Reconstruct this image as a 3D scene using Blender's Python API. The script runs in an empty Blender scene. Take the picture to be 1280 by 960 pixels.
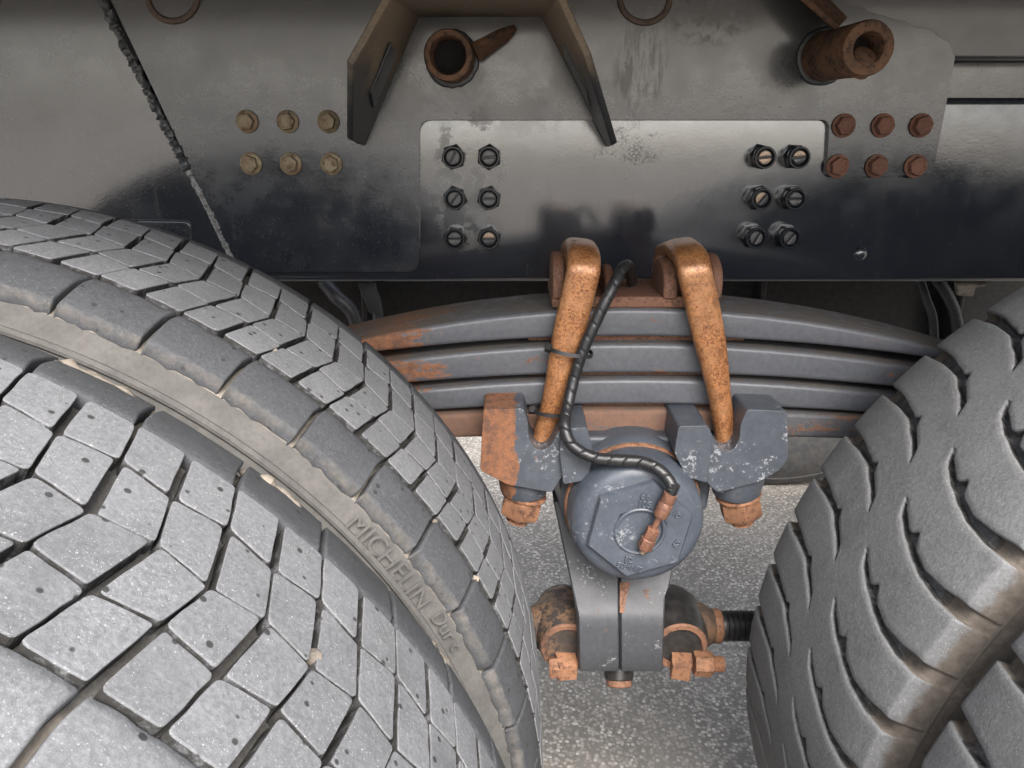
import bpy, bmesh, math, random
from mathutils import Vector, Matrix
random.seed(7)
R_ = math.radians
scene = bpy.context.scene
C = scene.collection

# ------------------------------------------------------------------ camera
CAM_D, CAM_H, PITCH, F = 1.149, 1.149, 0.3369, 960.0
cd = bpy.data.cameras.new('camera'); cam = bpy.data.objects.new('camera', cd); C.objects.link(cam)
cam.location = (0, -CAM_D, CAM_H); cam.rotation_euler = (math.pi/2 - PITCH, 0, 0)
cd.sensor_width = 36; cd.lens = 27; cd.clip_start = 0.01; cd.clip_end = 2000
scene.camera = cam

# ------------------------------------------------------------------ sky, sun, exposure
SUN_EL, SUN_AZ = R_(50), R_(168)          # azimuth measured from +Y (behind the truck) towards +X: the light comes from behind the viewer
w = bpy.data.worlds.new('World'); scene.world = w; w.use_nodes = True
wn = w.node_tree; wn.nodes.clear()
sky = wn.nodes.new('ShaderNodeTexSky'); sky.sky_type = 'NISHITA'; sky.sun_disc = False
sky.sun_elevation = SUN_EL; sky.sun_rotation = SUN_AZ; sky.air_density = 1.0; sky.dust_density = 5.0; sky.ozone_density = 1.0
hs = wn.nodes.new('ShaderNodeHueSaturation'); hs.inputs['Saturation'].default_value = 0.48
bg = wn.nodes.new('ShaderNodeBackground'); bg.inputs[1].default_value = 0.15
wo = wn.nodes.new('ShaderNodeOutputWorld')
wn.links.new(sky.outputs[0], hs.inputs['Color']); wn.links.new(hs.outputs[0], bg.inputs[0]); wn.links.new(bg.outputs[0], wo.inputs[0])
sd = bpy.data.lights.new('sun', 'SUN'); sun = bpy.data.objects.new('sun', sd); C.objects.link(sun)
sd.energy = 1.5; sd.angle = R_(40); sd.color = (1.0, 0.97, 0.93)
sdir = Vector((math.sin(SUN_AZ)*math.cos(SUN_EL), math.cos(SUN_AZ)*math.cos(SUN_EL), math.sin(SUN_EL)))
sun.rotation_euler = (-sdir).to_track_quat('-Z', 'Y').to_euler()
vs = scene.view_settings
vs.view_transform = 'Standard'; vs.look = 'None'; vs.gamma = 1; vs.use_curve_mapping = False
vs.exposure = 1.95
scene.cycles.max_bounces = 6; scene.cycles.diffuse_bounces = 3; scene.cycles.glossy_bounces = 3

# ------------------------------------------------------------------ pixel -> place helpers
cp, sp = math.cos(PITCH), math.sin(PITCH)
def ray(px, py):
    a = (px-640)/F; b = (480-py)/F
    return Vector((a, cp + b*sp, -sp + b*cp))
def P(px, py, y):
    d = ray(px, py); t = (y + CAM_D)/d.y
    return Vector((d.x*t, y, CAM_H + d.z*t))

# ------------------------------------------------------------------ node helpers
class M:
    def __init__(s, name, rough=0.5, metal=0.0, spec=0.5):
        s.m = bpy.data.materials.new(name); s.m.use_nodes = True
        s.t = s.m.node_tree; s.b = s.t.nodes['Principled BSDF']
        s.b.inputs['Roughness'].default_value = rough; s.b.inputs['Metallic'].default_value = metal
        s.b.inputs['Specular IOR Level'].default_value = spec
        s.g = s.t.nodes.new('ShaderNodeNewGeometry')
        s.pos = s.g.outputs['Position']
    def n(s, t, **k):
        nd = s.t.nodes.new(t)
        for a, v in k.items(): setattr(nd, a, v)
        return nd
    def put(s, sock, v):
        if isinstance(v, (int, float)): sock.default_value = v
        elif isinstance(v, (tuple, list)):
            sock.default_value = tuple(v)+(1,) if len(v) == 3 and len(sock.default_value) == 4 else v
        else: s.t.links.new(v, sock)
    def stretch(s, sx, sy, sz):
        v = s.n('ShaderNodeVectorMath', operation='MULTIPLY'); s.put(v.inputs[0], s.pos); v.inputs[1].default_value = (sx, sy, sz)
        return v.outputs[0]
    def noise(s, scale, detail=4, rough=0.6, vec=None, off=0):
        nd = s.n('ShaderNodeTexNoise'); nd.inputs['Scale'].default_value = scale; nd.inputs['Detail'].default_value = detail
        nd.inputs['Roughness'].default_value = rough
        v = vec or s.pos
        if off:
            a = s.n('ShaderNodeVectorMath', operation='ADD'); s.put(a.inputs[0], v); a.inputs[1].default_value = (off, off*1.7, off*.6); v = a.outputs[0]
        s.put(nd.inputs['Vector'], v); return nd.outputs['Fac']
    def vor(s, scale, feature='F1', out='Distance', vec=None):
        nd = s.n('ShaderNodeTexVoronoi', feature=feature); nd.inputs['Scale'].default_value = scale
        s.put(nd.inputs['Vector'], vec or s.pos); return nd.outputs[out]
    def ss(s, x, lo, hi):
        nd = s.n('ShaderNodeMapRange', interpolation_type='SMOOTHSTEP')
        s.put(nd.inputs[0], x); nd.inputs[1].default_value = lo; nd.inputs[2].default_value = hi
        return nd.outputs[0]
    def math(s, op, a, b=0.0):
        nd = s.n('ShaderNodeMath', operation=op); s.put(nd.inputs[0], a); s.put(nd.inputs[1], b); return nd.outputs[0]
    def mul(s, a, b): return s.math('MULTIPLY', a, b)
    def add(s, a, b): return s.math('ADD', a, b)
    def mx(s, a, b): return s.math('MAXIMUM', a, b)
    def mix(s, f, a, b):
        nd = s.n('ShaderNodeMix', data_type='RGBA'); s.put(nd.inputs[0], f); s.put(nd.inputs[6], a); s.put(nd.inputs[7], b); return nd.outputs[2]
    def mixf(s, f, a, b):
        nd = s.n('ShaderNodeMix', data_type='FLOAT'); s.put(nd.inputs[0], f); s.put(nd.inputs[2], a); s.put(nd.inputs[3], b); return nd.outputs[0]
    def xyz(s):
        nd = s.n('ShaderNodeSeparateXYZ'); s.put(nd.inputs[0], s.pos); return nd.outputs
    def attr(s, name):
        nd = s.n('ShaderNodeAttribute'); nd.attribute_name = name; return nd.outputs['Fac']
    def rnd(s): return s.n('ShaderNodeObjectInfo').outputs['Random']
    def up(s):
        nd = s.n('ShaderNodeSeparateXYZ'); s.put(nd.inputs[0], s.g.outputs['Normal']); return nd.outputs[2]
    def edge(s): return s.g.outputs['Pointiness']
    def ell(s, c, rx, rz, soft=0.5):
        "mask 1 inside an ellipse in the XZ plane (a stain with its own outline)"
        x, _, z = s.xyz()
        a = s.math('POWER', s.math('ABSOLUTE', s.mul(s.add(x, -c[0]), 1/rx)), 2); b = s.math('POWER', s.math('ABSOLUTE', s.mul(s.add(z, -c[2]), 1/rz)), 2)
        return s.ss(s.add(a, b), 1+soft, 1-soft)
    def color(s, c): s.put(s.b.inputs['Base Color'], c)
    def rough(s, r): s.put(s.b.inputs['Roughness'], r)
    def bump(s, h, strength=0.3, dist=0.001):
        nd = s.n('ShaderNodeBump'); nd.inputs['Strength'].default_value = strength; nd.inputs['Distance'].default_value = dist
        s.put(nd.inputs['Height'], h)
        if s.b.inputs['Normal'].links: s.t.links.new(s.b.inputs['Normal'].links[0].from_socket, nd.inputs['Normal'])
        s.t.links.new(nd.outputs[0], s.b.inputs['Normal'])

RUST = (0.225, 0.095, 0.045); RUSTD = (0.075, 0.032, 0.018)
def rustmix(m, off=0):
    return m.mix(m.mul(m.ss(m.noise(420, 4, .75, off=off+3), .45, .62), .5), m.mix(m.ss(m.noise(90, 5, .7, off=off), .32, .60), (.105, .052, .033), RUST), (.07, .035, .024))

# chassis paint: dark blue-black gloss with orange peel, dust and chips
def chassis_paint(name, col=(.013, .0165, .024), dust=0.0, top=True, coat=.6, r0=.2, ior=1.6, dull_right=False):
    m = M(name, .2, 0, .8); m.b.inputs['Coat Weight'].default_value = .7; m.b.inputs['Coat Roughness'].default_value = .13; m.b.inputs['Coat IOR'].default_value = ior
    x, _, z = m.xyz()
    fine = m.noise(420, 4, .7); big = m.noise(9, 5, .65, off=3)
    d = m.mul(m.ss(m.add(big, m.mul(fine, .35)), .55, .85), dust+.22)
    if top:
        hi = m.mul(m.ss(m.add(z, m.mul(m.noise(14, 4, .7), .12)), 1.19, 1.32), .5)
        hi2 = m.mul(m.mul(m.ell(P(640, 70, 0), .22, .10, .8), m.ss(m.noise(22, 5, .7, off=6), .35, .6)), .6)
        d = m.mx(d, m.mx(hi, hi2))
        # dusty halo round the left nuts, dry patch and run marks on the plate
        halo = m.mul(m.ell(P(585, 225, 0), .055, .10, .45), m.ss(m.noise(38, 4, .6, off=9), .47, .58))
        dry = m.mul(m.mul(m.ss(m.add(m.ell(P(786, 188, 0), .050, .042, .95), m.mul(m.add(m.noise(30, 4, .75, off=21), -.55), 3.2)), .45, 1.1), m.ss(m.noise(300, 4, .75, off=1), .42, .58)), .75)
        runs = m.mul(m.ell(P(800, 80, 0), .035, .075, .5), m.ss(m.noise(45, 4, .7, vec=m.stretch(3, 1, .6)), .45, .62))
        blot = m.mul(m.ell(P(885, 15, 0), .06, .04, .6), m.ss(m.noise(90, 5, .7, off=2), .42, .6))
        dl = m.mx(m.mul(halo, .75), m.mx(m.mul(runs, .55), m.mul(blot, .9)))
    streak = m.mul(m.ss(m.noise(24, 5, .7, vec=m.stretch(5, 1, .35), off=17), .52, .72), .22); d = m.mx(d, streak)
    c = m.mix(d, col, (.070, .065, .059))
    r = m.mixf(d, m.mixf(m.ss(m.noise(15, 5, .7, off=23), .3, .7), r0*.7, r0*1.7), .42); m.put(m.b.inputs['Coat Weight'], m.mixf(d, coat, .15))
    if top:
        c = m.mix(dl, c, (.12, .118, .112)); r = m.mixf(dl, r, .62)
        c = m.mix(m.mul(dry, .9), c, (.030, .023, .021)); r = m.mixf(dry, r, .7); m.put(m.b.inputs['Coat Weight'], m.mul(m.mixf(d, coat, .15), m.mixf(m.mx(dry, dl), 1.0, .15))) if not dull_right else None
        if dull_right: m.put(m.b.inputs['Coat Weight'], m.mul(m.mixf(d, coat, .15), m.mul(m.mixf(m.mx(dry, dl), 1.0, .15), m.mixf(m.ss(m.add(x, m.mul(m.noise(12, 4), .1)), .48, .62), 1.0, .35))))  # coat weight falls off towards the right end
    spk = m.ss(m.noise(520, 2, .5, off=5), .70, .74)
    c = m.mix(m.mul(spk, .45), c, (.28, .27, .25))
    pits = m.mul(m.ss(m.vor(75), .085, .05), m.ss(m.noise(16, 3, off=12), .52, .6))
    c = m.mix(m.mul(pits, .8), c, (.03, .018, .012)); r = m.mixf(pits, r, .6)
    m.color(c); m.rough(r)
    m.bump(m.noise(260, 2, .5), .10, .0012); m.bump(m.noise(26, 2, .5), .10, .004)
    return m.m
MAT = {}
MAT['paint'] = chassis_paint('chassis_paint')
MAT['paint_gloss'] = chassis_paint('chassis_paint_gloss', dust=-.1, coat=.95, r0=.15, ior=1.8, dull_right=True)
MAT['paint_low'] = chassis_paint('chassis_paint_clean', top=False)

# spring paint: slate grey with flaked rust
def grey_paint(name, col, rust, chips=(.42, .43, .45), chipamt=.0, rough=.42, bias=None, streak=False, rustcol=None):
    m = M(name, rough)
    n1 = m.noise(18, 5, .65, vec=m.stretch(.4, 1, 2.2) if streak else None); n2 = m.noise(130, 5, .7)
    c = m.mix(m.ss(n2, .3, .75), col, tuple(v*1.35 for v in col))
    r = m.add(rough, m.mul(m.noise(60, 3), .15))
    if chipamt:
        ch = m.mul(m.ss(m.add(m.noise(210, 5, .75, off=31), m.mul(m.noise(26, 3, off=4), .9)), 1.17-chipamt, 1.24-chipamt), m.ss(m.noise(420, 3), .36, .5))
        c = m.mix(m.mul(ch, .6), c, chips)
        c = m.mix(m.mul(m.ss(m.noise(35, 5, .7, off=14), .5, .62), min(1, chipamt*3)), c, tuple(v*1.9 for v in col))
    k = m.add(n1, m.mul(n2, .45))
    if bias is not None: k = m.add(k, bias(m))
    rm = m.ss(k, 1.0-rust, 1.07-rust)
    c = m.mix(rm, c, m.mix(.65, rustmix(m, 2), rustcol) if rustcol else rustmix(m, 2)); r = m.mixf(rm, r, .85)
    sp_ = m.ss(m.noise(600, 2, off=8), .70, .74); c = m.mix(m.mul(sp_, .5), c, (.35, .34, .33))
    if streak:
        du = m.mul(m.ss(m.up(), .75, .95), m.ss(m.noise(20, 5, .7, off=6), .30, .62)); c = m.mix(m.mul(du, .75), c, (.088, .074, .058)); r = m.mixf(du, r, .8)
    m.color(c); m.rough(r); m.bump(n2, .25, .0008); m.bump(m.noise(500, 3), .15, .0005); m.bump(rm, .4, .0006)
    return m.m
def left_rust(m):
    x = m.xyz()[0]; return m.mul(m.ss(x, -.04, -.15), .27)
MAT['spring'] = grey_paint('spring_paint', (.072, .075, .084), .13, rough=.32, bias=left_rust, streak=True)
def leaf_rust(m):
    x = m.xyz()[0]; return m.add(m.mul(m.ss(x, .27, .22), .20), m.mul(m.ss(x, -.02, -.10), -.06))
MAT['spring_rust'] = grey_paint('spring_paint_rusted', (.068, .068, .074), .22, rough=.5, bias=leaf_rust, streak=True, rustcol=(.135, .085, .064))
MAT['cast'] = grey_paint('casting_paint', (.047, .053, .064), .10, chipamt=.07, rough=.38)
def wingl(m):
    x = m.xyz()[0]; return m.mul(m.ss(x, P(655, 560, -.3).x, P(630, 560, -.3).x), .5)
MAT['cast_l'] = grey_paint('casting_paint_flaked', (.047, .053, .064), .12, chipamt=.09, rough=.40, bias=wingl)
MAT['cap'] = grey_paint('cap_paint', (.046, .054, .068), .07, chips=(.33, .34, .35), chipamt=.07, rough=.36)
MAT['strap'] = grey_paint('strap_paint', (.036, .038, .043), .14, chipamt=.04, rough=.5)

def rusty(name, a, b, dark, rough=.5, metal=.0, scale=260, thr=(.44, .62)):
    m = M(name, rough, metal)
    n = m.noise(scale, 5, .7); n2 = m.noise(28, 4, .6)
    c = m.mix(m.ss(n2, .35, .65), a, b)
    spots = m.ss(m.add(n, m.mul(n2, .35)), thr[0]+.2, thr[1]+.2)
    c = m.mix(spots, c, dark)
    c = m.mix(m.mul(m.rnd(), .45), c, tuple(v*.55 for v in b))
    m.color(c); m.rough(m.mixf(spots, rough, .85)); m.bump(n, .35, .0008); m.bump(m.noise(700, 3), .2, .0005)
    return m.m
def ubolt_mat():
    m = M('orange_rust', .45, .35, .7)
    fine = m.noise(520, 5, .75); mid = m.noise(130, 4, .7); big = m.noise(32, 3, .6)
    c = m.mix(m.ss(m.noise(340, 5, .8, off=6), .42, .56), (.17, .062, .024), (.43, .19, .072))
    c = m.mix(m.mul(m.ss(big, .42, .62), .45), c, (.44, .225, .105)); c = m.mix(m.mul(m.ss(m.noise(55, 5, .75, off=40), .52, .64), .55), c, (.16, .068, .03))
    sp_ = m.ss(m.add(mid, m.mul(big, -.35)), .42, .50); c = m.mix(m.mul(sp_, .75), c, (.12, .045, .02))
    m.color(c); m.rough(m.mixf(sp_, .30, .75)); m.bump(mid, .35, .0008); m.bump(fine, .35, .0005); return m.m
MAT['ubolt'] = ubolt_mat()
MAT['rust'] = rusty('brown_rust', (.15, .068, .04), (.20, .095, .055), (.06, .03, .02), .75)
MAT['rust_ring'] = rusty('dirty_brown_rust', (.22, .105, .06), (.15, .075, .045), (.05, .028, .02), .7, 0, 90)
MAT['rust_nut'] = rusty('light_rust', (.30, .145, .075), (.21, .10, .055), (.09, .042, .024), .75, 0, 140)
MAT['zinc'] = rusty('rusty_zinc', (.20, .115, .068), (.26, .215, .135), (.12, .06, .035), .5, .2, 120, (.50, .66))
MAT['boltbrown'] = rusty('brown_bolt_rust', (.19, .085, .055), (.155, .07, .045), (.10, .045, .03), .8)
MAT['copper'] = rusty('copper_fitting', (.28, .13, .08), (.20, .095, .062), (.09, .05, .035), .5, .25)
def bracket_mat():
    m = M('muddy_bracket', .6)
    z = m.xyz()[2]; n = m.noise(11, 5, .65); f_ = m.noise(240, 4, .7)
    k = m.ss(m.add(m.add(z, m.mul(n, .16)), m.mul(f_, .03)), 1.255, 1.33)
    tan = m.mix(m.ss(f_, .3, .7), (.15, .115, .08), (.215, .17, .12))
    c = m.mix(k, (.026, .027, .03), tan); c = m.mix(m.ss(m.noise(60, 4, .7, off=3), .66, .70), c, (.30, .28, .25))
    m.color(c); m.rough(m.mixf(k, .35, .85)); m.bump(f_, .3, .001); return m.m
MAT['bracket'] = bracket_mat()
MAT['pipe'] = rusty('pipe_rust', (.17, .085, .045), (.11, .06, .035), (.035, .022, .016), .8, 0, 120)
MAT['mud'] = rusty('dried_mud', (.20, .172, .138), (.14, .12, .098), (.075, .063, .052), .95, 0, 120)

def simple(name, col, rough, bump=.1, scale=300, var=.3, metal=0):
    m = M(name, rough, metal); n = m.noise(scale, 4, .7)
    m.color(m.mix(m.ss(n, .3, .7), tuple(v*(1-var) for v in col), tuple(v*(1+var) for v in col))); m.bump(n, bump, .0008)
    return m.m
MAT['nut'] = simple('painted_nut', (.014, .016, .020), .22, .1)
MAT['stud'] = simple('worn_stud', (.07, .068, .07), .35, .2, metal=.3)
MAT['brass'] = simple('bare_metal', (.27, .20, .145), .35, .2, metal=.5)
MAT['plastic'] = simple('black_plastic', (.016, .016, .017), .38, .15, 400)
MAT['weld'] = simple('weld_bead_paint', (.045, .048, .052), .3, .5, 500, .5)
MAT['weldchip'] = simple('weld_bead_chipped', (.16, .16, .16), .35, .5, 420, .85)
MAT['weldrust'] = simple('weld_rust', (.085, .055, .04), .6, .6, 300, .5)
MAT['under'] = simple('underbody_grime', (.018, .017, .0165), .42, .3, 90, .5)
MAT['body'] = simple('dull_dark_steel', (.05, .05, .055), .5, .2, 30, .3)
MAT['hosedark'] = simple('dark_hose', (.03, .03, .033), .45, .2, 200)
MAT['neckdirt'] = rusty('muddy_black', (.03, .027, .025), (.16, .09, .05), (.02, .018, .017), .6, 0, 60, (.45, .55))
MAT['dark'] = simple('bore_shade_black', (.012, .010, .009), .9, .1)

# rubber: worn grey tread
def rubber(name, col, dirtcol, sparkle=.5, pits=True, dirt_attr=None, shade_walls=False):
    m = M(name, .74, 0, .3)
    n = m.noise(330, 5, .75); n2 = m.noise(24, 4, .6); r = m.rnd()
    c = m.mix(m.ss(n, .3, .7), tuple(v*.72 for v in col), tuple(v*1.22 for v in col))
    c = m.mix(m.mul(m.ss(n2, .4, .7), .30), c, tuple(v*1.35 for v in col))
    c = m.mix(m.mul(r, .34), c, tuple(v*.55 for v in col)); c = m.mix(m.mul(m.ss(m.noise(13, 5, .75, off=19), .52, .68), .45), c, tuple(v*.55 for v in col))
    sp_ = m.mul(m.ss(m.noise(760, 3, .7, off=3), .60, .69), m.ss(m.noise(45, 3, .6, off=7), .34, .58)); c = m.mix(m.mul(sp_, sparkle*.8), c, (.36, .36, .355))
    scr = m.ss(m.noise(95, 4, .7, vec=m.stretch(1.0, 3.5, 1.0)), .55, .75); c = m.mix(m.mul(scr, .28), c, tuple(v*1.7 for v in col))
    if pits:
        pt = m.ss(m.vor(66), .150, .105); c = m.mix(m.mul(pt, .9), c, (.02, .02, .02)); m.bump(pt, -1.0, .003)
    h = n
    if dirt_attr:
        d = m.attr(dirt_attr); dd = m.ss(m.add(d, m.mul(m.add(m.noise(60, 5, .7), -.5), .9)), .35, .75)
        c = m.mix(dd, c, m.mix(m.ss(m.noise(90, 5, .7, off=5), .3, .7), tuple(v*.55 for v in dirtcol), dirtcol))
        m.rough(m.mixf(dd, .74, .95))
    if shade_walls:
        cut_shade = m.ss(m.attr('wall'), .25, .6); c = m.mix(m.mul(cut_shade, m.ss(m.noise(120, 4, .7, off=9), .75, .45)), c, (.024, .023, .022))  # groove walls tinted near-black: unworn rubber plus shade put into the cuts
    m.color(c); m.bump(n, .45, .0012); m.bump(m.noise(90, 4), .25, .002)
    return m.m
MAT['tread'] = rubber('tread_rubber', (.128, .131, .138), (.2, .18, .15), 1.0, shade_walls=True)
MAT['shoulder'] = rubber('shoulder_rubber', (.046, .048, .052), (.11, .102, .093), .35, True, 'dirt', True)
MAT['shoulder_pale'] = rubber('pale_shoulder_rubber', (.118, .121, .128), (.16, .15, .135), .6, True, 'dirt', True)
MAT['groove'] = rubber('groove_floor', (.085, .080, .074), (.20, .178, .15), .2, False, 'dirt')
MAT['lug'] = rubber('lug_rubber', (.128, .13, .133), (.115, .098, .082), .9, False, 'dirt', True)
def sidewall(name, ca, cb):
    m = M(name, .85, 0, .3); n = m.noise(40, 5, .65); n2 = m.noise(260, 5, .7)
    c = m.mix(m.ss(n, .35, .65), ca, cb); c = m.mix(m.mul(m.ss(n2, .45, .7), .4), c, tuple(v*.6 for v in ca))
    m.color(c); m.bump(n2, .3, .001); m.bump(n, .3, .003); return m.m
MAT['side_pale'] = sidewall('pale_dusty_sidewall', (.066, .063, .059), (.088, .084, .078))
MAT['side_brown'] = sidewall('brown_dusty_sidewall', (.095, .080, .064), (.065, .060, .052))
MAT['side_dark'] = sidewall('grimy_sidewall', (.05, .05, .05), (.075, .07, .065))

def asphalt():
    m = M('asphalt', .9, 0, .3)
    v = m.vor(130, out='Color'); nd = m.n('ShaderNodeSeparateColor'); m.put(nd.inputs[0], v)
    dist = m.vor(130); st = m.ss(nd.outputs[0], .1, .9)
    c = m.mix(st, (.175, .158, .136), (.33, .302, .262))
    c = m.mix(m.ss(nd.outputs[1], .86, .9), c, (.46, .43, .38))
    c = m.mix(m.ss(dist, .42, .62), c, (.125, .113, .098))
    c = m.mix(m.mul(m.ss(m.noise(420, 4, .7), .4, .65), .4), c, (.25, .23, .20))
    c = m.mix(m.mul(m.ss(m.noise(3.2, 5, .7, off=2), .46, .66), .4), c, (.145, .132, .115))
    c = m.mix(m.mul(m.ss(m.noise(5, 4), .4, .7), .35), c, (.28, .255, .22))
    m.color(c); m.bump(m.math('SUBTRACT', 1.0, dist), .45, .003); m.bump(m.noise(500, 4), .3, .001); return m.m
MAT['asphalt'] = asphalt()

# ------------------------------------------------------------------ mesh helpers
def obj(name, verts, faces, mat, parent=None, smooth=True, bevel=0, seg=2, angle=35):
    me = bpy.data.meshes.new(name); me.from_pydata([tuple(v) for v in verts], [], faces); me.validate()
    b = bmesh.new(); b.from_mesh(me); bmesh.ops.recalc_face_normals(b, faces=b.faces); b.to_mesh(me); b.free()
    o = bpy.data.objects.new(name, me); C.objects.link(o)
    if mat: me.materials.append(MAT[mat])
    if parent: o.parent = parent; o.matrix_parent_inverse = parent.matrix_world.inverted()
    if bevel:
        md = o.modifiers.new('bevel', 'BEVEL'); md.width = bevel; md.segments = seg; md.limit_method = 'ANGLE'; md.angle_limit = R_(angle); md.harden_normals = False
        wm = o.modifiers.new('wn', 'WEIGHTED_NORMAL'); wm.weight = 100; wm.keep_sharp = True
    if smooth:
        me.shade_smooth()
        md = o.modifiers.new('es', 'EDGE_SPLIT') if not bevel else None
        if md: md.split_angle = R_(38)
    return o
def thing(name, label, cat, loc=(0, 0, 0), group=None):
    o = bpy.data.objects.new(name, None); C.objects.link(o); o.location = loc; o.empty_display_size = .05
    o['label'] = label; o['category'] = cat
    if group: o['group'] = group
    bpy.context.view_layer.update(); return o
def tag(o, label, cat, group=None, kind=None):
    o['label'] = label; o['category'] = cat
    if group: o['group'] = group
    if kind: o['kind'] = kind
    return o
def box(name, lo, hi, mat, parent=None, bevel=.002, seg=2):
    x0, y0, z0 = lo; x1, y1, z1 = hi
    v = [(x0, y0, z0), (x1, y0, z0), (x1, y1, z0), (x0, y1, z0), (x0, y0, z1), (x1, y0, z1), (x1, y1, z1), (x0, y1, z1)]
    f = [(0, 1, 2, 3), (4, 5, 6, 7), (0, 1, 5, 4), (1, 2, 6, 5), (2, 3, 7, 6), (3, 0, 4, 7)]
    return obj(name, v, f, mat, parent, True, bevel, seg)
def prism(name, poly, y0, y1, mat, parent=None, bevel=.003, seg=2, angle=35):
    "polygon of (x, z) points extruded along y"
    n = len(poly)
    v = [(x, y0, z) for x, z in poly] + [(x, y1, z) for x, z in poly]
    f = [tuple(range(n)), tuple(range(n, 2*n))] + [(i, (i+1) % n, n+(i+1) % n, n+i) for i in range(n)]
    return obj(name, v, f, mat, parent, True, bevel, seg, angle)
def frames(path):
    p = [Vector(q) for q in path]; n = len(p); T = []
    for i in range(n): T.append((p[min(i+1, n-1)]-p[max(i-1, 0)]).normalized())
    return p, T
def sweep(name, path, sec, mat, parent=None, up=Vector((0, -1, 0)), closed=False, caps=True, smooth=True):
    "sec(i, n) -> list of (a, b): a along the side axis, b along the up axis"
    p, T = frames(path); n = len(p)
    if closed:
        T = [(p[(i+1) % n]-p[i-1]).normalized() for i in range(n)]
    u = (up - T[0]*up.dot(T[0])).normalized(); verts = []; k = None
    for i in range(n):
        u = (u - T[i]*u.dot(T[i])).normalized(); s_ = T[i].cross(u)
        S = sec(i, n); k = len(S)
        for a, b in S: verts.append(p[i] + s_*a + u*b)
    faces = []
    for i in range(n if closed else n-1):
        j = (i+1) % n
        for q in range(k): faces.append((i*k+q, i*k+(q+1) % k, j*k+(q+1) % k, j*k+q))
    if caps and not closed: faces += [tuple(range(k)), tuple(range((n-1)*k, n*k))]
    return obj(name, verts, faces, mat, parent, smooth)
def ring(a, b=None, k=2.0, n=16):
    b = b or a; out = []
    for q in range(n):
        t = 2*math.pi*q/n; c_, s_ = math.cos(t), math.sin(t)
        out.append((a*math.copysign(abs(c_)**(2/k), c_), b*math.copysign(abs(s_)**(2/k), s_)))
    return out
def tube(name, path, r, mat, parent=None, n=14, closed=False):
    rr = r if callable(r) else (lambda i, m: r)
    return sweep(name, path, lambda i, m: ring(rr(i, m), n=n), mat, parent, closed=closed)
def catmull(pts, per=10):
    p = [Vector(q) for q in pts]; p = [p[0]*2-p[1]] + p + [p[-1]*2-p[-2]]; out = []
    for i in range(1, len(p)-2):
        a, b, c_, d = p[i-1], p[i], p[i+1], p[i+2]
        for k in range(per):
            t = k/per
            out.append(.5*((2*b)+(c_-a)*t+(2*a-5*b+4*c_-d)*t*t+(3*b-a-3*c_+d)*t**3))
    out.append(p[-2]); return out
def lathe(name, prof, origin, axis, mat, parent=None, n=48, rot=0, phase=None):
    "prof: (r, h) with h along axis; n sides"
    ax = Vector(axis).normalized(); a = ax.orthogonal().normalized()
    if abs(ax.y) > .9: a = Vector((1, 0, 0)); a = (a-ax*a.dot(ax)).normalized()
    b = ax.cross(a); o = Vector(origin); v = []; f = []
    for r, h in prof:
        for q in range(n):
            t = 2*math.pi*q/n+rot; v.append(o + ax*h + (a*math.cos(t)+b*math.sin(t))*max(r, 1e-5))
    for i in range(len(prof)-1):
        for q in range(n): f.append((i*n+q, i*n+(q+1) % n, (i+1)*n+(q+1) % n, (i+1)*n+q))
    f += [tuple(range(n)), tuple(range((len(prof)-1)*n, len(prof)*n))]
    return obj(name, v, f, mat, parent)
def pxpoly(pts, y): return [(P(a, b, y).x, P(a, b, y).z) for a, b in pts]
def roundpoly(poly, radii, n=5):
    out = []; m = len(poly)
    for i in range(m):
        p = Vector(poly[i]); r = radii[i] if isinstance(radii, (list, tuple)) else radii
        if r <= 0: out.append(tuple(p)); continue
        a = (Vector(poly[i-1])-p); b = (Vector(poly[(i+1) % m])-p); la, lb = a.length, b.length
        r_ = min(r, la*.45, lb*.45); A = p+a.normalized()*r_; B = p+b.normalized()*r_
        for k in range(n+1):
            t = k/n; q = A*(1-t)**2+p*2*t*(1-t)+B*t*t; out.append((q.x, q.y))
    return out
def text_mesh(txt, size, depth):
    cu = bpy.data.curves.new('t', 'FONT'); cu.body = txt; cu.size = size; cu.extrude = depth; cu.bevel_depth = depth*.4; cu.bevel_resolution = 0
    cu.align_x = 'CENTER'; cu.align_y = 'CENTER'; cu.resolution_u = 4
    o = bpy.data.objects.new('t', cu); C.objects.link(o); bpy.context.view_layer.update()
    me = bpy.data.meshes.new_from_object(o.evaluated_get(bpy.context.evaluated_depsgraph_get()))
    v = [q.co.copy() for q in me.vertices]; f = [tuple(p.vertices) for p in me.polygons]
    bpy.data.objects.remove(o); bpy.data.curves.remove(cu); bpy.data.meshes.remove(me); return v, f

# ================================================================== the ground
gr = obj('ground', [(-400, -400, 0), (400, -400, 0), (400, 400, 0), (-400, 400, 0)], [(0, 1, 2, 3)], 'asphalt', smooth=False)
gr['kind'] = 'structure'

# ================================================================== platform added above the frame, out of view, to shade the rail
tb = thing('shade_platform', 'dark platform added above the chassis rail, out of view, to shade it', 'platform', (0, 0, 1.40))
box('floor_panel', (-2.4, -.78, 1.40), (2.4, .10, 1.43), 'body', tb, .004)
box('side_rail', (-2.4, -.81, 1.345), (2.4, -.781, 1.52), 'body', tb, .006)
box('side_rail', (-2.4, .101, 1.36), (2.4, .13, 1.52), 'body', tb, .006)
for k in range(7):
    x = -2.25+k*.75; box('cross_beam', (x-.03, -.77, 1.355), (x+.03, .09, 1.399), 'body', tb, .004)

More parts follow.
